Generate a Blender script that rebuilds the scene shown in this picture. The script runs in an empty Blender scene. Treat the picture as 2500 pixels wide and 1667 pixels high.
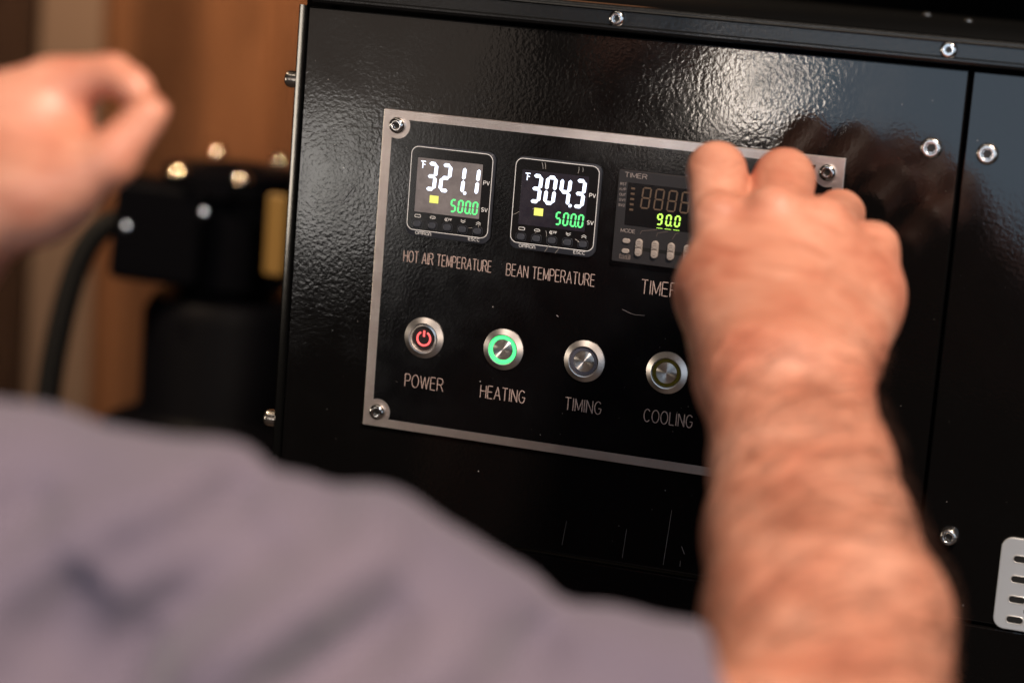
import bpy, bmesh, math, random
import numpy as np
from mathutils import Vector, Matrix
PI = math.pi
random.seed(7); np.random.seed(7)
S = bpy.context.scene
COL = S.collection

# ------------------------------------------------------------------ camera (85 mm lens, solved from the panel's own grid)
CAM = np.array([.48096, -1.27385, .12461]); YAW, PITCH, ROLL = .30127, -.18318, -.07974
def rotm(a, b, c):
    ca, sa, cb, sb, cc, sc = math.cos(a), math.sin(a), math.cos(b), math.sin(b), math.cos(c), math.sin(c)
    return np.array([[ca, -sa, 0], [sa, ca, 0], [0, 0, 1]]) @ np.array([[1, 0, 0], [0, cb, -sb], [0, sb, cb]]) @ np.array([[cc, 0, sc], [0, 1, 0], [-sc, 0, cc]])
RC = rotm(YAW, PITCH, ROLL)
cd = bpy.data.cameras.new('camera'); cam = bpy.data.objects.new('camera', cd); COL.objects.link(cam)
rx, fy, uz = RC[:, 0], RC[:, 1], RC[:, 2]
cam.matrix_world = Matrix(((rx[0], uz[0], -fy[0], CAM[0]), (rx[1], uz[1], -fy[1], CAM[1]), (rx[2], uz[2], -fy[2], CAM[2]), (0, 0, 0, 1)))
cd.lens = 85.0; cd.sensor_width = 36.0; cd.clip_start = .02; cd.clip_end = 50
cd.dof.use_dof = True; cd.dof.focus_distance = 1.338; cd.dof.aperture_fstop = 4.1; cd.dof.aperture_blades = 0
S.camera = cam
S.view_settings.view_transform = 'Standard'; S.view_settings.look = 'None'; S.view_settings.gamma = 1; S.view_settings.exposure = -.05
S.cycles.use_denoising = True
S.cycles.max_bounces = 6; S.cycles.sample_clamp_indirect = 4

w = bpy.data.worlds.new('World'); S.world = w; w.use_nodes = True
w.node_tree.nodes['Background'].inputs[0].default_value = (.9, .62, .45, 1)
w.node_tree.nodes['Background'].inputs[1].default_value = .008

def lamp(name, loc, target, sx, sy, L, colr, spread=180):
    """area lamp of radiance L"""
    d = bpy.data.lights.new(name, 'AREA'); d.shape = 'RECTANGLE'; d.size = sx; d.size_y = sy
    d.energy = L * PI * sx * sy; d.color = colr; d.spread = math.radians(spread)
    o = bpy.data.objects.new(name, d); COL.objects.link(o); o.location = loc
    o.rotation_euler = (Vector(target) - Vector(loc)).to_track_quat('-Z', 'Y').to_euler(); return o
lamp('warm_ceiling_lamp', (1.05, -1.2, 1.45), (.2, -.35, 0), .24, .24, 350, (1, .83, .69))
lamp('side_window', (1.75, -1.25, .15), (.2, 0, -.05),   .6, .9, 2.2, (.72, .84, 1))
lamp('rear_window', (.46, -2.55, .27), (.46, 0, .27), 1.6, 1.36, 1.95, (.62, .80, 1))
lamp('small_bright_lamp', (-.335, -2.53, -.17), (.2, 0, .02), .07, .20, 36, (1, .86, .74))
lamp('pale_wall_glow', (-1.05, -2.5, -.37), (0, 0, -.03), .22, .20, 6.5, (1, .94, .88))
lamp('brown_wall_glow', (-1.03, -2.56, .2), (-.3, 0, .2), .56, 1.0, .7, (1, .80, .66))
lamp('left_lamp', (-1.7, -.75, -.17), (0, 0, -.05), .15, .36, 20, (1, .86, .70))
lamp('background_lamp', (-1.4, 1.0, 1.1), (-.85, 2.0, -.05), .4, .4, 36, (1, .62, .36), 84)

lamp('rail_glint_strip', (.2, -.9, 1.65), (.2, -.1, 0), 2.6, .14, 4, (1, .86, .72))  # unseen strip light, added to draw bright lines along the top rail
lamp('bolt_glint_lamp', (-.95, .1, .95), (-.32, .6, -.1), .10, .10, 210, (1, .74, .50), 60)  # unseen lamp, added so the flange bolts of the blower glint
# ------------------------------------------------------------------ measuring helpers
def bp(x, y, Y=0.):
    """photo pixel (2500 wide) -> x, z in mm on the plane y = Y mm"""
    d = RC @ np.array([(x - 1250) / 5903, 1, -(y - 833.5) / 5903]); t = (Y / 1000 - CAM[1]) / d[1]; q = CAM + t * d
    return q[0] * 1000, q[2] * 1000
def loc3(px, py, d):
    """point at camera distance d, in the camera's axes (right, forward, up)"""
    return np.array([(px * 1.0629 - 1250) / 5903 * d, d, -(py * 1.0629 - 833.5) / 5903 * d])
def at(px, py, d): return CAM + RC @ loc3(px, py, d)

# ------------------------------------------------------------------ object helpers
def tag(o, label=None, cat=None, group=None, kind=None):
    if label: o['label'] = label
    if cat: o['category'] = cat
    if group: o['group'] = group
    if kind: o['kind'] = kind
    return o
def empty(name, loc=(0, 0, 0), parent=None):
    o = bpy.data.objects.new(name, None); o.empty_display_size = .05; o.location = loc; COL.objects.link(o); o.parent = parent; return o
def link(name, me, mat, parent=None, loc=(0, 0, 0), smooth=True):
    if mat: me.materials.clear(); me.materials.append(mat)
    if smooth:
        for p in me.polygons: p.use_smooth = len(p.vertices) < 5
    o = bpy.data.objects.new(name, me); o.location = loc; COL.objects.link(o); o.parent = parent; return o
def bm_mesh(bm, name='mesh', auto=40):
    bmesh.ops.recalc_face_normals(bm, faces=bm.faces)
    for e in bm.edges:
        if len(e.link_faces) == 2 and e.calc_face_angle(0) > math.radians(auto): e.smooth = False
    me = bpy.data.meshes.new(name); bm.to_mesh(me); bm.free(); return me
K = .001
def loft(bm, loops, cap0=True, cap1=True):
    """loops: lists of (x, y, z) in mm, all the same length"""
    rows = [[bm.verts.new((p[0] * K, p[1] * K, p[2] * K)) for p in L] for L in loops]
    n = len(rows[0])
    for a, b in zip(rows, rows[1:]):
        for i in range(n):
            j = (i + 1) % n; bm.faces.new((a[i], a[j], b[j], b[i]))
    if cap0: bm.faces.new(rows[0])
    if cap1: bm.faces.new(rows[-1][::-1])
def rr(x0, z0, x1, z1, r, y, n=6):
    r = max(r, .01); pts = []
    for cx, cz, a0 in ((x1 - r, z1 - r, 0), (x0 + r, z1 - r, 90), (x0 + r, z0 + r, 180), (x1 - r, z0 + r, 270)):
        for k in range(n + 1):
            a = math.radians(a0 + 90 * k / n); pts.append((cx + r * math.cos(a), y, cz + r * math.sin(a)))
    return pts
def slab(bm, x0, z0, x1, z1, yb, yf, r=1, bev=.4, n=5):
    """rounded block standing off the panel from y = yb to y = yf (yf < yb), front edge bevelled"""
    m = bev * .3
    loft(bm, [rr(x0, z0, x1, z1, r, yb, n), rr(x0, z0, x1, z1, r, yf + bev, n), rr(x0 + m, z0 + m, x1 - m, z1 - m, max(r - m, .01), yf + m, n),
              rr(x0 + bev, z0 + bev, x1 - bev, z1 - bev, max(r - bev, .01), yf, n)])
def slab_obj(name, mat, parent, *a, **k):
    bm = bmesh.new(); slab(bm, *a, **k); return link(name, bm_mesh(bm, name), mat, parent)
def box(bm, x0, x1, y0, y1, z0, z1): loft(bm, [[(x0, y0, z0), (x1, y0, z0), (x1, y1, z0), (x0, y1, z0)], [(x0, y0, z1), (x1, y0, z1), (x1, y1, z1), (x0, y1, z1)]])
def lathe(name, prof, mat, parent, loc=(0, 0, 0), axis='Y', n=40, auto=35, cap=True):
    """prof: (radius, height) in mm; height runs along -y (axis Y), -x (axis X) or z (axis Z)"""
    bm = bmesh.new(); L = []
    for r, h in prof:
        ring = []
        for k in range(n):
            a = 2 * PI * k / n; c, s = r * math.cos(a), r * math.sin(a)
            ring.append({'Y': (c, -h, s), 'X': (-h, c, s), 'Z': (c, s, h)}[axis])
        L.append(ring)
    loft(bm, L, cap, cap)
    return link(name, bm_mesh(bm, name, auto), mat, parent, tuple(v * K for v in loc))

# ------------------------------------------------------------------ materials
def mat(name, base=(.5, .5, .5), rough=.5, metal=0., emit=None, es=0., **kw):
    m = bpy.data.materials.new(name); m.use_nodes = True; b = m.node_tree.nodes['Principled BSDF']
    b.inputs['Base Color'].default_value = (*base, 1); b.inputs['Roughness'].default_value = rough; b.inputs['Metallic'].default_value = metal
    if emit: b.inputs['Emission Color'].default_value = (*emit, 1); b.inputs['Emission Strength'].default_value = es
    for k, v in kw.items(): b.inputs[k.replace('_', ' ')].default_value = v
    return m
def nodes(m): return m.node_tree.nodes, m.node_tree.links, m.node_tree.nodes['Principled BSDF']
def noise(m, scale, detail=3, rough=.5, stretch=(1, 1, 1), coord='Object', dist=0.):
    N, L, b = nodes(m); tc = N.new('ShaderNodeTexCoord'); mp = N.new('ShaderNodeMapping'); nz = N.new('ShaderNodeTexNoise')
    mp.inputs['Scale'].default_value = stretch; nz.inputs['Scale'].default_value = scale; nz.inputs['Detail'].default_value = detail; nz.inputs['Roughness'].default_value = rough
    nz.inputs['Distortion'].default_value = dist
    L.new(tc.outputs[coord], mp.inputs[0]); L.new(mp.outputs[0], nz.inputs['Vector']); return nz
def ramp(m, src, stops):
    N, L, b = nodes(m); r = N.new('ShaderNodeValToRGB'); e = r.color_ramp.elements
    while len(e) < len(stops): e.new(.5)
    for k, (p, c) in enumerate(stops):
        e[k].position = p; e[k].color = (*c, 1) if len(c) == 3 else c
    L.new(src, r.inputs[0]); return r
def bump(m, src, strength, dist, prev=None):
    N, L, b = nodes(m); bn = N.new('ShaderNodeBump'); bn.inputs['Strength'].default_value = strength; bn.inputs['Distance'].default_value = dist
    L.new(src, bn.inputs['Height'])
    if prev: L.new(prev.outputs[0], bn.inputs['Normal'])
    L.new(bn.outputs[0], b.inputs['Normal']); return bn
def gray(v): return (v, v, v)

M = {}
m = M['powder'] = mat('black_powder_coat', (.0035, .0032, .0032), .2)
n1 = noise(m, 420, 2, .5, dist=.3); n2 = noise(m, 95, 2); b1 = bump(m, n1.outputs[0], .30, .00017); b2 = bump(m, n2.outputs[0], .10, .0002, b1)
n3 = noise(m, 14, 3, .6); r3 = ramp(m, n3.outputs[0], [(.35, gray(.08)), (.65, gray(.42))]); m.node_tree.links.new(r3.outputs[0], b1.inputs['Strength'])
nr = noise(m, 30, 4); r_ = ramp(m, nr.outputs[0], [(.3, gray(.06)), (.75, gray(.13))]); m.node_tree.links.new(r_.outputs[0], nodes(m)[2].inputs['Roughness'])
m = M['powder_rail'] = mat('black_rail_paint', (.004, .004, .004), .25)
bump(m, noise(m, 500, 2).outputs[0], .35, .0003)
M['powder_edge'] = mat('black_paint_fold', (.004, .004, .004), .13)
bump(M['powder_edge'], noise(M['powder_edge'], 300, 2).outputs[0], .2, .00008)
M['cover'] = mat('matt_black_cover', (.003, .003, .003), .6, Specular_IOR_Level=.12)
m = M['plate_black'] = mat('black_anodised_face', (.0025, .0025, .003), .13)
bump(m, noise(m, 600, 2).outputs[0], .22, .00015)
nr = noise(m, 22, 5, .65); r_ = ramp(m, nr.outputs[0], [(.35, gray(.10)), (.7, gray(.24))]); m.node_tree.links.new(r_.outputs[0], nodes(m)[2].inputs['Roughness'])
m = M['aluminium'] = mat('brushed_aluminium', (.62, .54, .50), .36, 1.)
nz = noise(m, 900, 3, .6, (.12, 1, 1)); bump(m, nz.outputs[0], .18, .0003)
nz2 = noise(m, 60, 4, .6); r_ = ramp(m, nz2.outputs[0], [(.3, (.80, .67, .60)), (.7, (.96, .84, .77))]); m.node_tree.links.new(r_.outputs[0], nodes(m)[2].inputs['Base Color'])
M['steel'] = mat('polished_steel', (.72, .70, .68), .16, 1.)
M['steel_dull'] = mat('zinc_screw', (.80, .75, .70), .24, 1.)
bump(M['steel_dull'], noise(M['steel_dull'], 900, 2).outputs[0], .2, .0002)
M['dome'] = mat('polished_dome', (.85, .66, .48), .06, 1.)
M['blue_dome'] = mat('dull_screw', (.30, .36, .48), .25, 1.)
M['socket'] = mat('dark_socket', (.05, .045, .04), .45, .8)
def spun(name, base, rough, aniso=.85, rot=0.):
    m = mat(name, base, rough, 1., Anisotropic=aniso, Anisotropic_Rotation=rot); N, L, b = nodes(m); t = N.new('ShaderNodeTangent'); t.direction_type = 'RADIAL'; t.axis = 'Y'
    L.new(t.outputs[0], b.inputs['Tangent'])
    return m
M['spun'] = spun('spun_steel', (.92, .86, .81), .4, 1., .25)
M['bezel'] = spun('turned_steel_bezel', (.86, .80, .76), .34, .75)
M['casing'] = mat('dark_plastic_casing', (.045, .048, .060), .3)
bump(M['casing'], noise(M['casing'], 700, 2).outputs[0], .15, .0003)
M['face'] = mat('glossy_black_face', (.008, .008, .009), .12)
m = M['screen'] = mat('display_glass', (.016, .013, .016), .10, 0, (.7, .66, 1), .014, Coat_Weight=.6, Coat_Roughness=.08)
nz = noise(m, 140, 5, .7); r_ = ramp(m, nz.outputs[0], [(.35, (.012, .009, .012)), (.8, (.035, .029, .033))]); m.node_tree.links.new(r_.outputs[0], nodes(m)[2].inputs['Base Color'])
m = M['screen_sheen'] = mat('grey_sheen_display_glass', (.1, .09, .09), .34, 0, (1, .86, .84), .07)  # grey reflection painted in as a lighter base, plus faint backlight emission
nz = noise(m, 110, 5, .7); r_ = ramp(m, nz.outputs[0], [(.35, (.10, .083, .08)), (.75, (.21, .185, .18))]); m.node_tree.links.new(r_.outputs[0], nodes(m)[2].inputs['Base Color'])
M['print'] = mat('white_print', (.85, .83, .82), .5)
M['engrave'] = mat('engraved_lettering', (.55, .40, .36), .5, .2)
nz = noise(M['engrave'], 700, 2); r_ = ramp(M['engrave'], nz.outputs[0], [(.3, (.30, .21, .19)), (.65, (.62, .46, .41))]); M['engrave'].node_tree.links.new(r_.outputs[0], nodes(M['engrave'])[2].inputs['Base Color'])
M['white_led'] = mat('white_segment', (.5, .5, .5), .5, 0, (.70, .79, 1), 2.4)
M['green_led'] = mat('green_segment', (.1, .4, .15), .5, 0, (.10, 1, .24), 1.05)
M['yellow_led'] = mat('yellow_indicator', (.5, .5, .1), .5, 0, (.80, .82, .18), .85)
M['lime_led'] = mat('lime_segment', (.3, .5, .1), .5, 0, (.50, 1, .10), 1.25)
M['unlit'] = mat('unlit_segment', (.11, .07, .045), .5)
M['timer_body'] = mat('grey_timer_plastic', (.020, .017, .018), .5)
bump(M['timer_body'], noise(M['timer_body'], 1500, 2).outputs[0], .35, .0003)
M['timer_key'] = mat('pale_grey_key', (.34, .29, .26), .5)
M['timer_print'] = mat('grey_print', (.30, .25, .235), .5)
M['timer_line'] = mat('faint_grey_print', (.13, .10, .09), .5)
M['red_led'] = mat('red_power_mark', (.6, .1, .1), .4, 0, (1, .10, .10), 1.5)
M['ring_green'] = mat('lit_green_ring', (.1, .5, .2), .35, 0, (.06, 1, .26), 1.25)
M['ring_clear'] = mat('unlit_clear_ring', (.085, .085, .11), .25)
M['ring_olive'] = mat('unlit_olive_ring', (.13, .10, .010), .25)
M['power_disc'] = mat('dark_button_disc', (.035, .022, .022), .25, .3)
M['vent'] = mat('dull_vent_steel', (.80, .79, .78), .45, .75)
M['hole'] = mat('dark_interior', (.003, .003, .003), .9)
M['scratch'] = mat('fine_scratch', (.30, .26, .26), .6)
M['dust'] = mat('dust', (.35, .32, .30), .8)
M['black_plastic'] = mat('matt_black_casting', (.0012, .0012, .0018), .5, Specular_IOR_Level=.03)
bump(M['black_plastic'], noise(M['black_plastic'], 300, 2).outputs[0], .2, .0006)
M['rubber'] = mat('black_rubber', (.003, .003, .003), .7, Specular_IOR_Level=.1)
bump(M['rubber'], noise(M['rubber'], 900, 2).outputs[0], .2, .0005)
M['brass'] = mat('yellow_brass', (.13, .072, .013), .5, .2)
m = M['curtain'] = mat('brown_curtain', (.20, .085, .035), .9)
nz = noise(m, 7, 4, .6, (1, 1, .25)); r_ = ramp(m, nz.outputs[0], [(.3, (.13, .055, .022)), (.7, (.27, .125, .055))]); m.node_tree.links.new(r_.outputs[0], nodes(m)[2].inputs['Base Color'])
bump(m, noise(m, 900, 2, .5, (1, 1, 3)).outputs[0], .3, .001)
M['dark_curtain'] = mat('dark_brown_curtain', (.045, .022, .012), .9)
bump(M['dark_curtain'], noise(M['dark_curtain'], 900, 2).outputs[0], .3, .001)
M['post'] = mat('grey_brown_post', (.10, .070, .050), .8)
bump(M['post'], noise(M['post'], 60, 3).outputs[0], .2, .002)
M['wall'] = mat('brown_plaster', (.16, .09, .055), .9)
bump(M['wall'], noise(M['wall'], 90, 4).outputs[0], .3, .003)
M['floor'] = mat('dark_floor', (.05, .035, .028), .6)
bump(M['floor'], noise(M['floor'], 12, 4).outputs[0], .2, .003)
# skin: warm, mottled, with a little hair darkening across the forearm
m = M['skin'] = mat('skin', (.52, .27, .18), .45, Subsurface_Weight=.10, Subsurface_Scale=.006)
N, L, b = nodes(m); b.inputs['Subsurface Radius'].default_value = (1, .35, .2)
na = noise(m, 26, 4, .6); nb = noise(m, 42, 3, .55, (.45, 1, 2.4), dist=1.2); nc = noise(m, 350, 3)
ra = ramp(m, na.outputs[0], [(.32, (.55, .20, .125)), (.5, (.62, .265, .17)), (.72, (.69, .34, .235))])
rb = ramp(m, nb.outputs[0], [(.36, (.62, .50, .44)), (.60, (1, 1, 1))])
mx = N.new('ShaderNodeMix'); mx.data_type = 'RGBA'; mx.blend_type = 'MULTIPLY'; mx.inputs[0].default_value = .5
L.new(ra.outputs[0], mx.inputs[6]); L.new(rb.outputs[0], mx.inputs[7]); L.new(mx.outputs[2], b.inputs['Base Color'])
b1 = bump(m, nc.outputs[0], .25, .0006); bump(m, noise(m, 60, 3, .5, (.6, 1, 2)).outputs[0], .25, .0016, b1)
m = M['nail'] = mat('finger_nail', (.70, .42, .36), .3)
m = M['shirt'] = mat('lavender_grey_shirt', (.33, .265, .315), .85, Sheen_Weight=.25)
b1 = bump(m, noise(m, 1300, 2).outputs[0], .3, .0006); bump(m, noise(m, 16, 3, .5, (1, 1, 1.6)).outputs[0], .3, .02, b1)
nz = noise(m, 9, 3); r_ = ramp(m, nz.outputs[0], [(.3, (.110, .088, .122)), (.7, (.148, .115, .145))]); m.node_tree.links.new(r_.outputs[0], nodes(m)[2].inputs['Base Color'])

# ------------------------------------------------------------------ lettering
def arc(cx, cy, rx_, ry_, a0, a1, n=10): return [(cx + rx_ * math.cos(math.radians(a0 + (a1 - a0) * k / n)), cy + ry_ * math.sin(math.radians(a0 + (a1 - a0) * k / n))) for k in range(n + 1)]
G = {
 'A': (.66, [[(0, 0), (.33, 1), (.66, 0)], [(.11, .33), (.55, .33)]]),
 'B': (.58, [[(0, .5), (0, 1), (.32, 1)] + arc(.32, .76, .22, .24, 90, -90, 8) + [(0, .52)], [(.32, .52)] + arc(.33, .26, .25, .26, 90, -90, 8) + [(0, 0), (0, .52)]]),
 'C': (.66, [arc(.35, .5, .33, .5, 42, 318, 18)]),
 'D': (.62, [[(0, 0), (0, 1), (.25, 1)] + arc(.25, .5, .36, .5, 90, -90, 12) + [(0, 0)]]),
 'E': (.54, [[(.54, 0), (0, 0), (0, 1), (.52, 1)], [(0, .53), (.48, .53)]]),
 'F': (.5, [[(0, 0), (0, 1), (.5, 1)], [(0, .53), (.44, .53)]]),
 'G': (.70, [arc(.35, .5, .34, .5, 45, 318, 18) + [(.66, .46), (.38, .46)]]),
 'H': (.60, [[(0, 0), (0, 1)], [(.6, 0), (.6, 1)], [(0, .53), (.6, .53)]]),
 'I': (.04, [[(.02, 0), (.02, 1)]]),
 'K': (.58, [[(0, 0), (0, 1)], [(.56, 1), (0, .38)], [(.2, .6), (.58, 0)]]),
 'L': (.48, [[(0, 1), (0, 0), (.48, 0)]]),
 'M': (.68, [[(0, 0), (0, 1), (.34, .1), (.68, 1), (.68, 0)]]),
 'N': (.60, [[(0, 0), (0, 1), (.6, 0), (.6, 1)]]),
 'O': (.72, [arc(.36, .5, .36, .5, 90, 450, 24)]),
 'P': (.56, [[(0, 0), (0, 1), (.32, 1)] + arc(.32, .73, .24, .27, 90, -90, 8) + [(0, .46)]]),
 'R': (.62, [[(0, 0), (0, 1), (.34, 1)] + arc(.34, .75, .24, .25, 90, -90, 8) + [(0, .5)], [(.34, .5), (.62, 0)]]),
 'S': (.58, [arc(.3, .745, .24, .255, 30, 270, 10) + arc(.29, .245, .27, .245, 90, -150, 10)]),
 'T': (.60, [[(0, 1), (.6, 1)], [(.3, 1), (.3, 0)]]),
 'U': (.58, [[(0, 1), (0, .32)] + arc(.29, .32, .29, .32, 180, 360, 10) + [(.58, 1)]]),
 'V': (.64, [[(0, 1), (.32, 0), (.64, 1)]]),
 'W': (.92, [[(0, 1), (.23, 0), (.46, .95), (.69, 0), (.92, 1)]]),
 '/': (.34, [[(0, 0), (.34, 1)]]), '1': (.3, [[(0, .76), (.22, 1), (.22, 0)]]),
 '2': (.56, [arc(.28, .72, .26, .28, 160, -30, 8) + [(0, 0), (.56, 0)]]),
 '5': (.56, [[(.5, 1), (.1, 1), (.04, .5)] + arc(.27, .32, .28, .3, 110, -150, 10)]),
 'm': (.82, [[(0, 0), (0, .62)] + arc(.2, .62, .2, .3, 180, 0, 8) + [(.4, .1)], [(.4, .62)] + arc(.61, .62, .21, .3, 180, 0, 8) + [(.82, 0)]]),
 'n': (.52, [[(0, 0), (0, .62)] + arc(.26, .62, .26, .3, 180, 0, 8) + [(.52, 0)]]),
 'o': (.74, [arc(.37, .45, .37, .45, 90, 450, 20)]), ' ': (.22, []),
}
def strokes(name, lines, width, mt, parent, y, flat=.12, dx=0., dz=0.):
    """lines: polylines in mm (x, z); a raised stroke of the given width"""
    cu = bpy.data.curves.new(name, 'CURVE'); cu.dimensions = '3D'; cu.bevel_depth = width / 2 * K; cu.bevel_resolution = 1; cu.use_fill_caps = True
    parts_ = []
    for ln in lines:
        cur = [ln[0]]
        for i in range(1, len(ln) - 1):
            cur.append(ln[i]); a = (ln[i][0] - ln[i - 1][0], ln[i][1] - ln[i - 1][1]); b = (ln[i + 1][0] - ln[i][0], ln[i + 1][1] - ln[i][1])
            if abs(math.atan2(a[0] * b[1] - a[1] * b[0], a[0] * b[0] + a[1] * b[1])) > .7: parts_.append(cur); cur = [ln[i]]
        cur.append(ln[-1]); parts_.append(cur)
    for ln in parts_:
        closed = len(ln) > 3 and abs(ln[0][0] - ln[-1][0]) + abs(ln[0][1] - ln[-1][1]) < 1e-4
        if closed: ln = ln[:-1]
        sp = cu.splines.new('POLY'); sp.points.add(len(ln) - 1)
        for p, (x, z) in zip(sp.points, ln): p.co = ((x + dx) * K, 0, (z + dz) * K, 1)
        sp.use_cyclic_u = closed
    t = bpy.data.objects.new('tmp', cu); COL.objects.link(t)
    me = bpy.data.meshes.new_from_object(t.evaluated_get(bpy.context.evaluated_depsgraph_get())); bpy.data.objects.remove(t); bpy.data.curves.remove(cu)
    for v in me.vertices: v.co.y *= flat
    return link(name, me, mt, parent, (0, y * K, 0))
def text(name, s, x0, x1, zb, h, mt, parent, y, width, gap=.16, **k):
    tot = sum(G[c][0] for c in s) + gap * (len(s) - 1); sx = (x1 - x0) / tot; x = 0.; L = []
    for c in s:
        gw, ls = G[c]
        for ln in ls: L.append([(x0 + (x + px) * sx, zb + pz * h) for px, pz in ln])
        x += gw + gap
    return strokes(name, L, width, mt, parent, y, **k)

# seven-segment digits
SEG = {'0': 'abcdef', '1': 'bc', '2': 'abged', '3': 'abgcd', '4': 'fgbc', '5': 'afgcd', '8': 'abcdefg', '9': 'abcfgd'}
def seven(name, ch, x, zt, w, h, t, mt, parent, y, slant=.06, dot=False, g=.12):
    bm = bmesh.new(); hw = w - t; hh = (h - t) / 2; cx = x + t / 2; zz = zt - t / 2
    P = {'tl': (cx, zz), 'tr': (cx + hw, zz), 'ml': (cx, zz - hh), 'mr': (cx + hw, zz - hh), 'bl': (cx, zz - 2 * hh), 'br': (cx + hw, zz - 2 * hh)}
    E_ = {'a': ('tl', 'tr'), 'b': ('tr', 'mr'), 'c': ('mr', 'br'), 'd': ('bl', 'br'), 'e': ('ml', 'bl'), 'f': ('tl', 'ml'), 'g': ('ml', 'mr')}
    sl = lambda px, pz: (px + slant * (pz - (zt - h)), pz)
    def poly(pts):
        a = [(px, 0, pz) for px, pz in pts]; b_ = [(px, -.12, pz) for px, pz in pts]; loft(bm, [a, b_])
    for s in SEG[ch]:
        (ax, az), (bx, bz) = P[E_[s][0]], P[E_[s][1]]; L_ = math.hypot(bx - ax, bz - az); ux, uz_ = (bx - ax) / L_, (bz - az) / L_; nx, nz_ = -uz_, ux
        q = t / 2; pts = []
        for al, of in ((g * t, 0), (q * .9 + g * t, q), (L_ - q * .9 - g * t, q), (L_ - g * t, 0), (L_ - q * .9 - g * t, -q), (q * .9 + g * t, -q)):
            pts.append(sl(ax + ux * al + nx * of, az + uz_ * al + nz_ * of))
        poly(pts)
    if dot:
        X, Z = x + w + t * .35, zt - h + t * .45; poly([sl(X + t * .5 * math.cos(a * PI / 3), Z + t * .5 * math.sin(a * PI / 3)) for a in range(6)])
    return link(name, bm_mesh(bm, name), mt, parent, (0, y * K, 0), smooth=False)

# ------------------------------------------------------------------ THE MACHINE
mach = tag(empty('coffee_roaster', (0, 0, 0)), 'black powder coated coffee roaster cabinet with an aluminium edged control plate', 'roasting machine')
def part(name, fn, mt, parent=None, auto=40):
    bm = bmesh.new(); fn(bm); return link(name, bm_mesh(bm, name, auto), mt, parent or mach)
# cabinet carcass behind the panels
def f(bm):
    box(bm, -54, 900, 6, 520, -1095, 66)
part('cabinet_body', f, M['black_plastic'])
# corner post at the left edge with rounded bend
def f(bm):
    prof = [(-50.9, 8), (-50.9, -2.0), (-51.15, -2.25), (-51.7, -2.1), (-54.4, -1.05), (-55.0, -.8), (-55.7, -.1)] + [(-56.2, .6), (-56.2, 40), (-55, 40), (-55, 8)]
    loft(bm, [[(x, y, -243) for x, y in prof], [(x, y, 53) for x, y in prof]])
part('corner_post', f, M['powder_edge'], auto=12)
def panel(name, x0, z0, x1, z1, yb, yf, r=.4, bev=.9):
    return slab_obj(name, M['powder'], mach, x0, z0, x1, z1, yb, yf, r=r, bev=bev, n=3)
panel('front_panel', -50.4, -239.6, 321.6, 52.4, 6, 0)
panel('side_front_panel', 323.6, -239.6, 700, 52.4, 6, -.6)
panel('lower_panel', -56, -560, 700, -241.6, 6, -1.2)
# rail along the top
def f(bm):
    prof = [(6, 54.6), (-2.2, 54.6), (-4.4, 55.4), (-5, 56.8), (-5, 57.8), (-3.6, 58.6), (-3.4, 65.6), (-4.6, 66.0), (-4.8, 66.4), (-4.3, 67.2), (-3.9, 67.3), (-3.9, 67.7), (-3.4, 68.5), (-3.0, 69.0), (2, 69.3), (6, 69.3)]
    loft(bm, [[(-46.5, y, z) for y, z in prof], [(700, y, z) for y, z in prof]])
part('top_rail', f, M['powder_rail'], auto=12)
def f(bm): box(bm, -46, 900, 6.5, 515, 66.5, 68.2)
part('top_cover', f, M['cover'])
part('rear_housing', lambda bm: box(bm, 60, 900, 330, 518, 68.5, 460), M['cover'])
for px, py in ((2264, 38), (2365, 53)):
    x, y = bp(px, py)[0] - 12, 60
    q = RC @ np.array([(px - 1250) / 5903, 1, -(py - 833.5) / 5903]); t = (.0682 - CAM[2]) / q[2]; q = CAM + t * q
    lathe('cover_rivet', [(3.2, 0), (3.2, .8), (2.2, 1.8), (.6, 2.1)], M['steel_dull'], mach, (q[0] * 1000, q[1] * 1000, 68.2), axis='Z', n=18)

def button_head(name, x, z, r, y, mt=None, axis='Y', parent=None, h=None, sk=.42, stand=0., tilt=0):
    h = h or r * .62; mt = mt or M['steel']; R_ = r
    prof = [(R_ * .92, 0), (R_, .15), (R_, h * .25 + stand)] + [(R_ * (sk + .14) + (R_ * (1 - sk - .14)) * math.cos(math.radians(a)), stand + h * .25 + h * .75 * math.sin(math.radians(a))) for a in (15, 30, 45, 60, 75, 90)] + [(R_ * sk, stand + h * .97), (R_ * sk * .95, stand + h * .45), (.05, stand + h * .4)]
    o = lathe(name, prof, mt, parent or mach, (x, y, z), axis, n=36)
    # hexagonal socket floor
    bm = bmesh.new(); rs = R_ * sk * .93; hh = stand + h * .46
    hx = [(rs * math.cos(k * PI / 3 + .3), rs * math.sin(k * PI / 3 + .3)) for k in range(6)]
    if axis == 'Y': loft(bm, [[(a, -hh, b) for a, b in hx], [(a * .3, -hh - .05, b * .3) for a, b in hx]], False, True)
    else: loft(bm, [[(-hh, a, b) for a, b in hx], [(-hh - .05, a * .3, b * .3) for a, b in hx]], False, True)
    link('socket', bm_mesh(bm, 'socket'), M['socket'], o)
    return o
for x in (-48 + 0, 131.1, 310.2, 489.3): button_head('rail_screw', x, 62.0, 4.6, -3.3, M['steel'])
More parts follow.
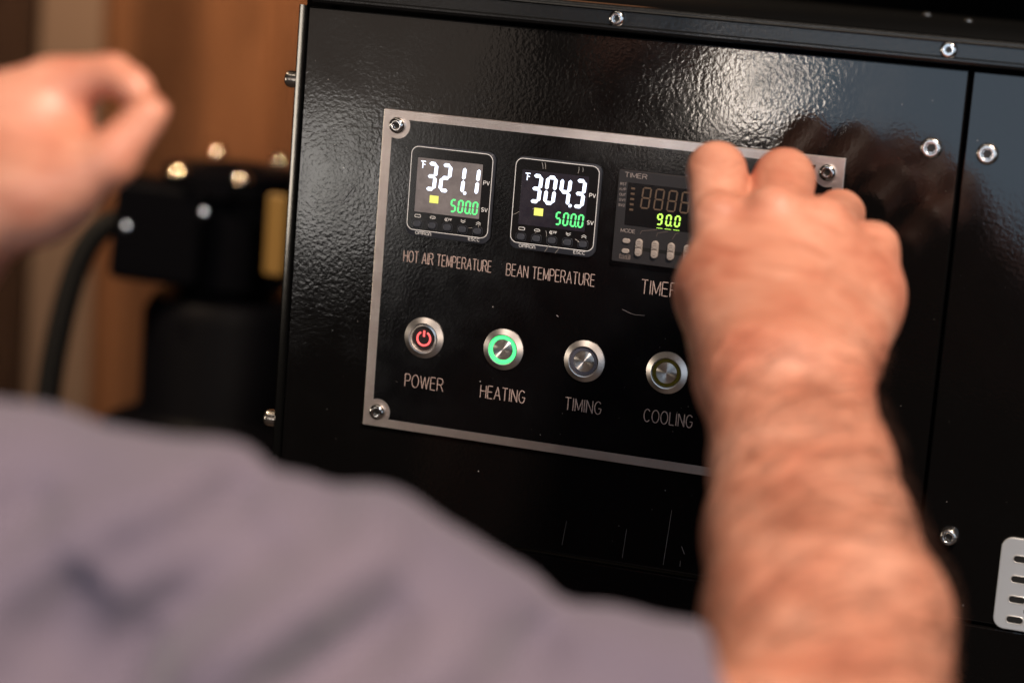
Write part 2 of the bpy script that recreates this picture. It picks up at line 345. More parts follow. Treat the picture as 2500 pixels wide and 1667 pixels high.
def flat_head(name, x, z, r, y, h=3.0):
    o = lathe(name, [(r * .98, 0), (r, .3), (r, h * .45), (r * .95, h * .68), (r * .86, h * .87), (r * .73, h * .98), (r * .56, h), (r * .50, h - .15), (r * .47, h - .4), (r * .45, h * .35), (.05, h * .3)], M['steel_dull'], mach, (x, y, z), n=40)
    bm = bmesh.new(); hx = [(r * .43 * math.cos(k * PI / 3), r * .43 * math.sin(k * PI / 3)) for k in range(6)]
    loft(bm, [[(a, -h * .5, b) for a, b in hx], [(a * .3, -h * .52, b * .3) for a, b in hx]], False, True)
    link('socket', bm_mesh(bm, 'socket'), M['socket'], o); return o
flat_head('panel_bolt', 306.2, 10.2, 5.7, 0)
flat_head('panel_bolt', 335.6, 10.3, 5.7, -.6)
flat_head('panel_bolt', 338.6, -194.8, 5.0, -.6, h=5.0)
for z in (10, -188.5): button_head('side_screw', -56.2, z, 4.9, 6.5, M['steel_dull'], axis='X', h=3.6, stand=4.2)

# vent grille
vent = None
def vent_mesh():
    bm = bmesh.new(); X0, X1, Z0, Z1 = 366.6, 460, -240.5, -190.2
    slots = []
    for k in range(9):
        for j in range(4): slots.append((373.6 + k * 17.2, -201.6 - j * 11.1))
        for j in range(3): slots.append((379.4 + 3 + k * 17.2, -207.1 - j * 11.1))
    loft(bm, [rr(X0, Z0, X1, Z1, 6, -.7), rr(X0, Z0, X1, Z1, 6, -1.9), rr(X0 + .4, Z0 + .4, X1 - .4, Z1 - .4, 5.6, -2.3)])
    return bm
bm = vent_mesh(); vent = link('vent_grille', bm_mesh(bm, 'vent_grille'), M['vent'], mach)
sm = bmesh.new(); slab(sm, -4.3, -1.75, 4.3, 1.75, -2.25, -2.34, r=1.7, bev=.03); sm = bm_mesh(sm, 'slot')
rm = bmesh.new(); loft(rm, [rr(-4.9, -2.3, 4.9, 2.3, 2.2, -2.28), rr(-4.6, -2.0, 4.6, 2.0, 2.0, -2.62), rr(-4.3, -1.75, 4.3, 1.75, 1.75, -2.3)], False, False); rm = bm_mesh(rm, 'slot_lip')
for k in range(5):
    for j in range(4):
        xx, zz = 378.0 + k * 17.5, -201.4 - j * 11.1
        if xx < 455: link('slot', sm, M['hole'], vent, (xx * K, 0, zz * K)); link('slot_lip', rm, M['vent'], vent, (xx * K, 0, zz * K))
    for j in range(3):
        xx, zz = 386.4 + k * 17.5, -207.0 - j * 11.1
        if xx < 455: link('slot', sm, M['hole'], vent, (xx * K, 0, zz * K))

# ------------------------------------------------------------------ control plate
plate = slab_obj('control_plate', M['aluminium'], mach, 0, -182, 262.3, 0, 0, -2.0, r=.5, bev=.3)
def black_face():
    x0, x1, z0, z1, R_ = 5.6, 256.7, -176.9, -5.2, 7.6
    pts = []
    def notch(cx, cz, a0, a1):
        for k in range(9): a = math.radians(a0 + (a1 - a0) * k / 8); pts.append((cx + R_ * math.cos(a), cz + R_ * math.sin(a)))
    import math as m_
    C4 = [(8.7, -8.7, 'tl'), (253.6, -8.7, 'tr'), (253.6, -173.3, 'br'), (8.7, -173.3, 'bl')]
    def hit(cx, cz, X=None, Z=None, sgn=1):
        if X is not None: return m_.atan2(sgn * m_.sqrt(R_**2 - (X - cx)**2), X - cx)
        return m_.atan2(Z - cz, sgn * m_.sqrt(R_**2 - (Z - cz)**2))
    for cx, cz, w_ in C4:
        if w_ == 'tl': a0, a1 = hit(cx, cz, X=x0, sgn=-1), hit(cx, cz, Z=z1, sgn=1); a0 = a0 if a0 < 0 else a0 - 2 * PI
        if w_ == 'tr': a0, a1 = hit(cx, cz, Z=z1, sgn=-1), hit(cx, cz, X=x1, sgn=-1); a0 = a0 if a0 > 0 else a0 + 2 * PI; a1 = a1 + 2 * PI
        if w_ == 'br': a0, a1 = hit(cx, cz, X=x1, sgn=1), hit(cx, cz, Z=z0, sgn=-1); a1 = a1 if a1 > 0 else a1 + 2 * PI
        if w_ == 'bl': a0, a1 = hit(cx, cz, Z=z0, sgn=1), hit(cx, cz, X=x0, sgn=1)
        for k in range(11): a = a0 + (a1 - a0) * k / 10; pts.append((cx + R_ * m_.cos(a), cz + R_ * m_.sin(a)))
    bm = bmesh.new(); loft(bm, [[(x, -1.9, z) for x, z in pts], [(x, -2.12, z) for x, z in pts]]); return link('black_face', bm_mesh(bm, 'black_face'), M['plate_black'], plate)
black_face()
for x, z in ((8.7, -8.7), (8.7, -173.3), (253.4, -8.4), (253.6, -173.3)): button_head('corner_screw', x, z, 4.7, -2.0, M['steel'], h=3.2)
YL = -2.14
LB = [('HOT AIR TEMPERATURE', 17.9, 70.3, -84.9, 6.3), ('BEAN TEMPERATURE', 79.2, 130.6, -85.3, 6.6), ('TIMER', 157.4, 177.6, -85.6, 7.6),
      ('POWER', 24.0, 47.0, -156.2, 7.2), ('HEATING', 69.6, 96.1, -156.3, 7.1), ('TIMING', 119.6, 140.9, -156.3, 7.0), ('COOLING', 165.3, 193.2, -156.4, 7.0)]
for s, x0, x1, zb, h in LB:
    o = text('plate_lettering', s, x0, x1, zb, h, M['engrave'], plate, YL, .70 if 'HOT' in s else .62, gap=.2)

# ------------------------------------------------------------------ temperature displays
def controller(x0, z0, pv, dots, film):
    root = empty('temperature_display', (x0 * K, 0, z0 * K), mach)
    c = bmesh.new()
    loft(c, [rr(-.9, -50.4, 48.9, 1.0, 4.6, 0), rr(-.9, -50.4, 48.9, 1.0, 4.6, -3.6), rr(-.8, -50.2, 48.8, .9, 4.5, -4.1), rr(-.2, -47.5, 48.2, .35, 4.0, -5.0)])
    link('casing', bm_mesh(c, 'casing'), M['casing'], root)
    slab_obj('face', M['face'], root, .1, -46.6, 47.9, -.1, -4.9, -5.1, r=3.8, bev=.05)
    strokes('white_outline', [[(x, z) for x, _, z in rr(0, -46.9, 48, 0, 4, 0)] + [(48, -4)]], .5, M['print'], root, -5.1)
    slab_obj('screen', M['screen'] if film else M['screen_sheen'], root, 4.0, -36.5, 42.4, -6.0, -5.05, -5.2, r=.4, bev=.05)
    yd = -5.22
    for k, ch in enumerate(pv):
        seven('digit', ch, 8.9 + k * 8.35, -7.7, 6.6, 16.2, 2.0, M['white_led'], root, yd, dot=(k == dots))
    for k, ch in enumerate('5000'):
        seven('set_point_digit', ch, 24.9 + k * 4.3, -27.0, 3.4, 7.5, .95, M['green_led'], root, yd, dot=(k == 2))
    strokes('unit_sign', [[(6.0, -7.9), (8.8, -7.9)], [(7.2, -7.9), (7.1, -11.7)], [(7.2, -9.6), (8.6, -9.6)]], .55, M['white_led'], root, yd)
    slab_obj('yellow_indicator', M['yellow_led'], root, 12.6, -30.6, 17.8, -26.4, yd, yd - .1, r=.1, bev=.02)
    text('lettering', 'PV', 43.5, 47.0, -17.1, 2.1, M['print'], root, -5.15, .46)
    text('lettering', 'SV', 43.3, 47.0, -32.1, 2.1, M['print'], root, -5.15, .46)
    strokes('key_symbol', [[(x, z) for x, _, z in rr(4.5, -39.6, 7.9, -38.1, .5, 0, 3)] + [(7.9, -38.6)]], .4, M['print'], root, -5.15)
    strokes('key_symbol', [arc(15.2, -38.8, 1.6, .75, -60, 240, 12), [(15.9, -38.9), (15.3, -39.6), (14.6, -39.1)]], .4, M['print'], root, -5.15)
    strokes('key_symbol', [[(23.2, -38.0), (22.3, -39.0), (23.2, -40.0)], [(24.0, -38.0), (23.1, -39.0), (24.0, -40.0)]], .42, M['print'], root, -5.15)
    text('lettering', 'PF', 24.6, 26.6, -39.5, 1.3, M['print'], root, -5.15, .28)
    strokes('key_symbol', [[(31.8, -37.9), (33.2, -38.8), (34.6, -37.9)], [(31.8, -38.8), (33.2, -39.7), (34.6, -38.8)]], .36, M['print'], root, -5.15)
    strokes('key_symbol', [[(40.9, -39.0), (42.3, -38.1), (43.7, -39.0)], [(40.9, -39.9), (42.3, -39.0), (43.7, -39.9)]], .36, M['print'], root, -5.15)
    for k in range(5):
        kx = 6.1 + 9.0 * k
        strokes('key_surround', [[(x, z) for x, _, z in rr(kx - 2.95, -45.7, kx + 2.95, -41.1, 1.5, 0, 4)] + [(kx + 2.95, -42.6)]], .28, M['casing'], root, -5.15, flat=.5)
        slab_obj('key', M['casing'], root, kx - 2.3, -45.2, kx + 2.3, -41.6, -5.0, -5.9, r=1.3, bev=.5)
    o = text('lettering', 'omRon', 5.3, 14.6, -49.25, 1.75, M['print'], root, -4.80, .46); 
    o2 = text('lettering', 'E5CC', 37.0, 43.6, -49.15, 1.7, M['print'], root, -4.80, .42)
    for o_ in (o, o2):
        for v in o_.data.vertices: v.co.y += (v.co.z + .0484) * -.31
    if film:
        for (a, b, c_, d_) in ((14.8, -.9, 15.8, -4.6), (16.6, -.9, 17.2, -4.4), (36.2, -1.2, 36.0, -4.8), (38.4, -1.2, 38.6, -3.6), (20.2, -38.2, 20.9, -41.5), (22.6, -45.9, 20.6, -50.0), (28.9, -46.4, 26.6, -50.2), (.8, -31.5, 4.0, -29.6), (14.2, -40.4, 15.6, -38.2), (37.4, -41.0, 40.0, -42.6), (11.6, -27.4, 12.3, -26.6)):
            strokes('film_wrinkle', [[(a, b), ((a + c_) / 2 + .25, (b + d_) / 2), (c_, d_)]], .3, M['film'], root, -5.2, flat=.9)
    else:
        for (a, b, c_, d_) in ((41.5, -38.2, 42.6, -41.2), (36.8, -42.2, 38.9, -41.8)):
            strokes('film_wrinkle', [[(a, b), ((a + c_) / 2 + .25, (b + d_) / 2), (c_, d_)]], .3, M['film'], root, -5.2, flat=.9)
    return root
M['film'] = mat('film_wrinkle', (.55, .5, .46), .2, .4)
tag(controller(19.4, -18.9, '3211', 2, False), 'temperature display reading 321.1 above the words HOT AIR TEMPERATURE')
tag(controller(80.9, -18.9, '3043', 2, True), 'temperature display reading 304.3 above the words BEAN TEMPERATURE')

# ------------------------------------------------------------------ timer
tr = tag(empty('timer_unit', (139.9 * K, 0, -18.8 * K), mach), 'grey timer reading 90.0 with pale rocker keys')
slab_obj('casing', M['timer_body'], tr, 0, -50.6, 50, 0, 0, -5, r=.8, bev=.4)
slab_obj('screen', M['face'], tr, 5.5, -30.0, 44.5, -6.6, -4.9, -5.12, r=.2, bev=.05)
T_ = lambda s, x0, x1, zb, h, wd=.34, mt='timer_print': text('lettering', s, x0, x1, -zb, h, M[mt], tr, -5.06, wd)
T_('TIMER', 3.5, 15.9, 3.8, 2.5, .42)
for s, zb in (('RST', 8.5), ('K/P', 11.4), ('OUT', 14.3), ('SV1', 17.2), ('SV2', 20.1)): T_(s, 1.3, 4.8, zb, 1.35, .26)
T_('MODE', 3.9, 11.9, 34.0, 1.9, .34)
yd = -5.14
for k, ch in enumerate('888888'):
    if k < 4: seven('unlit_digit', ch, 13.4 + 7.35 * k, -8.1, 5.2, 11.9, .85, M['unlit'], tr, yd, slant=.07, g=.2)
for k, ch in enumerate('900'):
    seven('digit', ch, 23.3 + 4.95 * k, -21.5, 3.3, 6.4, .86, M['lime_led'], tr, yd, slant=.06, dot=(k == 1), g=.16)
    slab_obj('digit_underline', M['lime_led'], tr, 23.7 + 4.7 * k, -29.65, 27.2 + 4.7 * k, -29.4, yd, yd - .08, r=.05, bev=.02)
for z in (-9.6, -12.5, -15.4, -18.3, -21.2): slab_obj('indicator_bar', M['unlit'], tr, 7.6, z - .6, 9.8, z + .5, yd, yd - .08, r=.1, bev=.02)
strokes('guide_line', [[(24.2, -30.6), (15.6, -32.2), (14.9, -34.0)]], .35, M['timer_line'], tr, -5.06)
strokes('guide_line', [[(30.4, -30.8), (24.5, -32.4), (24.2, -34.2)]], .35, M['timer_line'], tr, -5.06)
strokes('guide_line', [[(36.4, -30.9), (34.8, -31.4), (33.1, -34.6)]], .35, M['timer_line'], tr, -5.06)
for z in (-38.6, -44.2):
    slab_obj('round_key', M['timer_key'], tr, 5.4, z - 1.3, 9.7, z + 1.3, -5, -6, r=1.25, bev=.4)
slab_obj('reset_mark', M['timer_line'], tr, 4.2, -48.8, 10.6, -46.0, -5, -5.1, r=.5, bev=.03)
text('lettering', 'RST', 5.1, 9.7, -48.3, 1.8, M['timer_body'], tr, -5.14, .34)
slab_obj('key_channel', M['hole'], tr, 12.0, -43.2, 48, -41.2, -4.98, -5.06, r=.2, bev=.02)
for k in range(4):
    kx = 14.9 + 9.05 * k
    def f(bm): 
        for (za, zb_) in ((-46.3, -41.55), (-41.35, -36.6)): slab(bm, kx - 2.0, za, kx + 2.0, zb_, -5, -6.6, r=1.9, bev=.6)
        slab(bm, kx - 2.0, -43.6, kx + 2.0, -39.3, -5, -6.3, r=.3, bev=.3)
    bm = bmesh.new(); f(bm); rk = link('rocker_key', bm_mesh(bm, 'rocker_key'), M['timer_key'], tr)
    for q in (-37.9, -39.1): strokes('key_mark', [arc(kx, q - .8, 1.0, .8, 30, 150, 6)], .28, M['timer_line'], tr, -6.62)
    strokes('key_mark', [[(kx - 1.8, -41.45), (kx + 1.8, -41.45)]], .3, M['timer_line'], tr, -6.5)
    strokes('key_mark', [arc(kx, -44.0, .9, .8, 210, 330, 6)], .28, M['timer_line'], tr, -6.62)

# ------------------------------------------------------------------ push buttons
def push_button(x, z, kind):
    root = empty('push_button', (x * K, -2.1 * K, z * K), mach)
    lathe('bezel', [(11.6, 0), (11.8, .5), (11.7, .9), (8.7, 2.6), (8.3, 2.5), (8.05, 1.7), (8.05, 1.2), (7.9, 1.2)], M['bezel'], root, n=72, auto=18, cap=False)
    if kind == 'power':
        lathe('inner_collar', [(8.0, 1.0), (7.9, 1.6), (6.9, 2.0), (6.6, .9)], M['bezel'], root, n=56, auto=18, cap=False)
        lathe('disc', [(6.9, .8), (6.7, .95), (.05, 1.0)], M['power_disc'], root, n=56)
        strokes('power_mark', [arc(0, -.4, 3.9, 3.9, 118, 422, 30), [(0, 4.3), (0, .7)]], 1.25, M['red_led'], root, -1.05, flat=.2)
    else:
        ringm = {'green': 'ring_green', 'clear': 'ring_clear', 'olive': 'ring_olive'}[kind]
        lathe('light_ring', [(8.0, .9), (7.95, 1.5), (7.7, 1.8), (6.1, 1.85), (5.9, 1.5)], M[ringm], root, n=64, auto=25, cap=False)
        lathe('cap', [(5.95, 1.0), (5.9, 1.7), (5.7, 1.85), (2.5, 1.75), (.04, 1.66)], M['spun'], root, n=72, auto=40)
    return root
tag(push_button(33.8, -126.8, 'power'), 'push button glowing with a red power mark')
tag(push_button(81.3, -127.1, 'green'), 'push button with a lit green ring')
tag(push_button(128.8, -127.4, 'clear'), 'push button with an unlit grey ring')
tag(push_button(176.2, -127.5, 'olive'), 'push button with an unlit olive ring')
# the knob that the fingers close on
lathe('rotary_knob', [(13, 0), (14, 2), (14, 6), (9, 9), (9, 40), (12, 46), (13, 56), (11, 62), (4, 64)], M['black_plastic'], mach, (226, -2.1, -62), n=40)

# ------------------------------------------------------------------ scratches and dust on the paint
def seg(p, q, wd, name='scratch', Y=-.03, par=None):
    a, b_ = bp(*p), bp(*q); strokes(name, [[a, b_]], wd, M['scratch'], par or mach, Y, flat=.15)
seg((1383, 1272), (1372, 1330), .12); seg((1530, 1291), (1519, 1361), .16); seg((1640, 1245), (1619, 1378), .18); seg((1664, 1333), (1671, 1352), .3); seg((1661, 1368), (1660, 1382), .2)
strokes('scratch', [[bp(1522, 754), bp(1540, 763), bp(1553, 767), bp(1576, 769)]], .2, M['scratch'], plate, -2.15, flat=.15)
strokes('scratch', [[bp(1361, 768), bp(1366, 772)]], .5, M['scratch'], plate, -2.15, flat=.15)
strokes('scratch', [[bp(866, 455), bp(838, 492)]], .5, M['hole'], mach, -.05, flat=.15)
def specks(name, n, x0, x1, z0, z1, Y, parent):
    bm = bmesh.new()
    for k in range(n):
        x, z = random.uniform(x0, x1), random.uniform(z0, z1); s = random.choice((.12, .15, .18, .25, .4)) * random.uniform(.6, 1.2)
        a = random.uniform(0, PI); u, v = s * math.cos(a), s * math.sin(a); q = random.uniform(.3, 1)
        loft(bm, [[(x - u, Y, z - v), (x + v * q, Y, z - u * q), (x + u, Y, z + v), (x - v * q, Y, z + u * q)], [(x - u * .5, Y - .1, z - v * .5), (x + v * q * .5, Y - .1, z - u * q * .5), (x + u * .5, Y - .1, z + v * .5), (x - v * q * .5, Y - .1, z + u * q * .5)]])
    o = link(name, bm_mesh(bm, name), M['dust'], parent); o['kind'] = 'stuff'
specks('dust_specks', 170, -45, 320, -235, 48, 0, mach); specks('dust_specks', 60, 325, 420, -235, 48, -.6, mach); specks('dust_specks', 110, 8, 255, -175, -7, -2.12, plate)

# ------------------------------------------------------------------ BACKGROUND
def structure(name, fn, mt):
    bm = bmesh.new(); fn(bm); o = link(name, bm_mesh(bm, name), mt); o['kind'] = 'structure'; return o
structure('floor', lambda bm: box(bm, -3500, 2500, -2600, 2230, -1110, -1100), M['floor'])
structure('wall', lambda bm: box(bm, -3500, 2500, 2170, 2230, -1100, 1800), M['wall'])
YC = 2.0
def xat(px, py=200): return bp(px * 1.0629, py * 1.0629, YC * 1000)[0]
def curtain_mesh(x0, x1, z0, z1, n, wave, ph):
    bm = bmesh.new(); rows = []
    for zi in range(7):
        z = z0 + (z1 - z0) * zi / 6; row = []
        for i in range(n + 1):
            x = x0 + (x1 - x0) * i / n; u = (x - x0) / 1000
            y = 1000 * YC + 52 * math.sin(2 * PI * u / wave + ph + .25 * zi * .3) + 13 * math.sin(2 * PI * u / (wave * .43) + 1.3 + .1 * zi)
            row.append(bm.verts.new((x * K, y * K, z * K)))
        rows.append(row)
    for a, b_ in zip(rows, rows[1:]):
        for i in range(n): bm.faces.new((a[i], a[i + 1], b_[i + 1], b_[i]))
    bmesh.ops.solidify(bm, geom=bm.faces[:], thickness=.003)
    return bm
xc0, xc1 = xat(240), xat(760)
cu = link('curtain', bm_mesh(curtain_mesh(xc0, xc1 + 150, -1090, 1500, 160, .30, 3.5), 'curtain', 80), M['curtain'])
tag(cu, 'brown orange curtain hanging in soft vertical folds beside the roaster', 'curtain')
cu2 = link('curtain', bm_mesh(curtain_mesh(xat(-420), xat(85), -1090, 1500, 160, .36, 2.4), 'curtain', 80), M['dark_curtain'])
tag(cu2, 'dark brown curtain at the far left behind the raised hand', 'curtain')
bm = bmesh.new(); slab(bm, xat(88), -1100, xat(285), 1700, YC * 1000 + 60, YC * 1000 - 10, r=12, bev=10)
po = link('post', bm_mesh(bm, 'post'), M['post']); tag(po, 'pale grey brown post standing between the two brown curtains', 'post')

# blower motor with flange, terminal box and hose
D0 = 2.3
mot_c = at(528, 385, D0)
mo = tag(empty('blower_motor', tuple(mot_c * [1, 1, 0] + [0, 0, -1.1])), 'black blower motor with a bolted round flange behind the left of the roaster', 'motor')
def mz(py): return (at(528, py, D0)[2]) * 1000
def mlathe(name, prof, mt=None, dx=0, dy=0, n=48, parent=None):
    o = lathe(name, [(r, h) for r, h in prof], mt or M['black_plastic'], None, (0, 0, 0), 'Z', n)
    o.parent = parent or mo; o.location = (dx * K, dy * K, 1.1) if not parent else (0, 0, 0); return o
zt = mz(385)
Q = 1.37
mlathe('flange', [(46 * Q, zt - 24), (48 * Q, zt - 22), (48 * Q, zt - 2), (46 * Q, zt), (22 * Q, zt + 1), (18 * Q, zt + 5), (2, zt + 6)], dx=4)
for px, py in ((412, 394), (501, 350), (643, 369), (556, 413)):
    dv = RC @ np.array([(px * 1.0629 - 1250) / 5903, 1, -(py * 1.0629 - 833.5) / 5903]); t = ((zt + 2) * K - CAM[2]) / dv[2]; q = CAM + t * dv
    b_ = lathe('flange_bolt', [(9, 0), (9, 2)] + [(9 * math.cos(math.radians(a)), 2 + 7 * math.sin(math.radians(a))) for a in (15, 30, 45, 60, 75, 88)], M['dome'], None, (0, 0, 0), 'Z', 32); b_.parent = mo
    b_.location = (q[0] - mot_c[0], q[1] - mot_c[1], 1.1 + zt * K)
mlathe('motor_body', [(38 * Q, mz(665)), (42 * Q, mz(655)), (42 * Q, mz(440)), (36 * Q, zt - 22)], dx=6)
mlathe('neck', [(33 * Q, mz(725)), (33 * Q, mz(640))], dx=3)
mlathe('lower_body', [(88 * Q, -1100), (88 * Q, mz(1100)), (80 * Q, mz(1000)), (62 * Q, mz(975)), (57 * Q, mz(950)), (57 * Q, mz(730)), (50 * Q, mz(690)), (30 * Q, mz(684))], dx=4)
bx = at(375, 530, D0 - .03) - mot_c
bm = bmesh.new(); slab(bm, -31 * Q, -34 * Q, 31 * Q, 34 * Q, 30, -30, r=8, bev=6); o = link('terminal_box', bm_mesh(bm, 'terminal_box'), M['black_plastic'], mo); o.location = (bx[0], bx[1], bx[2] + mot_c[2] + 1.1); o.rotation_euler = (0, .05, .25)
for px, py in ((290, 522), (468, 490)):
    q = at(px, py, D0 - .10) - mot_c
    b_ = lathe('box_screw', [(4, 0), (4, 1.4), (3, 2.6), (1.2, 3.2)], M['blue_dome'], None, (0, 0, 0), 'Y', 16); b_.parent = mo; b_.location = (q[0], q[1], q[2] + mot_c[2] + 1.1)
q = at(634, 540, D0 - .10) - mot_c
bm = bmesh.new(); slab(bm, -9.5, -37, 9.5, 37, 3, -3, r=3, bev=1.5); o = link('brass_plate', bm_mesh(bm, 'brass_plate'), M['brass'], mo); o.location = (q[0], q[1], q[2] + mot_c[2] + 1.1)
# hose
hc = bpy.data.curves.new('hose', 'CURVE'); hc.dimensions = '3D'; hc.bevel_depth = .0118; hc.bevel_resolution = 6
sp = hc.splines.new('NURBS'); hp = [(300, 505), (255, 505), (205, 545), (165, 640), (135, 760), (112, 880), (105, 980), (102, 1120), (110, 1400)]
sp.points.add(len(hp) - 1)
for p, (px, py) in zip(sp.points, hp): p.co = (*at(px, py, D0 - .02), 1)
sp.use_endpoint_u = True; sp.order_u = 4
t = bpy.data.objects.new('tmp', hc); COL.objects.link(t); me = bpy.data.meshes.new_from_object(t.evaluated_get(bpy.context.evaluated_depsgraph_get())); bpy.data.objects.remove(t)
ho = link('hose', me, M['rubber']); tag(ho, 'thick black hose curving down from the blower motor on the left', 'hose')

# ------------------------------------------------------------------ THE PERSON
def smin(a, b_, k):
    h = np.clip(.5 + .5 * (b_ - a) / k, 0, 1); return b_ * (1 - h) + a * h - k * h * (1 - h)
def smax(a, b_, k): return -smin(-a, -b_, k)
def cone(P, a, ra, b_, rb):
    a, b_ = np.asarray(a, float), np.asarray(b_, float); ba = b_ - a; L2 = ba @ ba + 1e-12
    h = np.clip(((P - a) @ ba) / L2, 0, 1); h = h.astype(np.float32)
    return np.linalg.norm(P - a - h[:, None] * ba.astype(np.float32), axis=1) - (ra + (rb - ra) * h)
def ell(P, c, r):
    q = (P - np.asarray(c)) / np.asarray(r); k0 = np.linalg.norm(q, axis=1); k1 = np.linalg.norm(q / np.asarray(r), axis=1); return k0 * (k0 - 1) / np.maximum(k1, 1e-6)
def mesh_sdf(fn, lo, hi, h, B=8):
    lo, hi = np.array(lo), np.array(hi); nb = np.ceil((hi - lo) / (h * B)).astype(int); n = nb * B
    F = np.full(n, 1., np.float32)
    bi = np.stack(np.meshgrid(*[np.arange(k) for k in nb], indexing='ij'), -1).reshape(-1, 3)
    cen = (lo + (bi * B + B / 2 - .5) * h).astype(np.float32); d = np.concatenate([fn(cen[i:i + 200000]) for i in range(0, len(cen), 200000)])
    rad = h * B * .87 * 1.25 + .006
    g = np.stack(np.meshgrid(*[np.arange(B)] * 3, indexing='ij'), -1).reshape(-1, 3)
    Fb = F.reshape(nb[0], B, nb[1], B, nb[2], B).transpose(0, 2, 4, 1, 3, 5).copy()
    Fb[bi[:, 0], bi[:, 1], bi[:, 2]] = np.sign(d)[:, None, None, None]
    act = bi[np.abs(d) < rad]
    for i in range(0, len(act), 400):
        A = act[i:i + 400]; P = (lo + (A[:, None, :] * B + g[None]) * h).reshape(-1, 3).astype(np.float32)
        Fb[A[:, 0], A[:, 1], A[:, 2]] = fn(P).reshape(len(A), B, B, B)
    F = Fb.transpose(0, 3, 1, 4, 2, 5).reshape(n)
    ins = F < 0
    c = np.zeros(np.array(n) - 1, np.int8)
    for dx in (0, 1):
        for dy in (0, 1):
            for dz in (0, 1): c += ins[dx:n[0] - 1 + dx, dy:n[1] - 1 + dy, dz:n[2] - 1 + dz]
    cells = np.argwhere((c > 0) & (c < 8)); idx = np.full(c.shape, -1, np.int32); idx[tuple(cells.T)] = np.arange(len(cells))
    cor = np.array([(x, y, z) for x in (0, 1) for y in (0, 1) for z in (0, 1)]); V = np.stack([F[tuple((cells + k).T)] for k in cor], 1)
    acc = np.zeros((len(cells), 3)); cnt = np.zeros(len(cells))
    for i in range(8):
        for j in range(i + 1, 8):
            if np.abs(cor[i] - cor[j]).sum() == 1:
                mk = (V[:, i] < 0) != (V[:, j] < 0); t_ = V[mk, i] / (V[mk, i] - V[mk, j]); acc[mk] += cor[i] + t_[:, None] * (cor[j] - cor[i]); cnt[mk] += 1
    verts = lo + (cells + acc / cnt[:, None]) * h
    quads = []
    for ax in range(3):
        u, v = (ax + 1) % 3, (ax + 2) % 3
        s0 = [slice(None)] * 3; s1 = [slice(None)] * 3; s0[ax] = slice(0, -1); s1[ax] = slice(1, None)
        e = np.argwhere(ins[tuple(s0)] != ins[tuple(s1)]); e = e[(e[:, u] > 0) & (e[:, v] > 0) & (e[:, u] < n[u] - 1) & (e[:, v] < n[v] - 1)]
        du = np.zeros(3, int); du[u] = 1; dv = np.zeros(3, int); dv[v] = 1
        q = np.stack([idx[tuple((e - du - dv).T)], idx[tuple((e - dv).T)], idx[tuple(e.T)], idx[tuple((e - du).T)]], 1)
        fl = ~ins[tuple(e.T)]; q[fl] = q[fl][:, ::-1]; quads.append(q)
    quads = np.concatenate(quads); quads = quads[(quads >= 0).all(1)]
    # light relaxation
    for it in range(4):
        s = np.zeros_like(verts); k_ = np.zeros(len(verts))
        for a, b_ in ((0, 1), (1, 2), (2, 3), (3, 0)):
            np.add.at(s, quads[:, a], verts[quads[:, b_]]); np.add.at(s, quads[:, b_], verts[quads[:, a]]); np.add.at(k_, quads[:, a], 1); np.add.at(k_, quads[:, b_], 1)
        verts = verts * .5 + .5 * s / np.maximum(k_, 1)[:, None]
    return verts, quads
def sdf_obj(name, fn, lo, hi, h, mt, parent):
    v, q = mesh_sdf(fn, lo, hi, h)
    w_ = CAM + v @ RC.T
    me = bpy.data.meshes.new(name); me.vertices.add(len(w_)); me.vertices.foreach_set('co', w_.astype(np.float32).ravel())
    me.loops.add(len(q) * 4); me.loops.foreach_set('vertex_index', q.astype(np.int32).ravel()); me.polygons.add(len(q)); me.polygons.foreach_set('loop_start', np.arange(len(q)) * 4)
    me.polygons.foreach_set('use_smooth', np.ones(len(q), bool)); me.update(calc_edges=True); me.validate()
    me.materials.append(mt); o = bpy.data.objects.new(name, me); COL.objects.link(o); o.parent = parent; return o
l = loc3
mm = .001
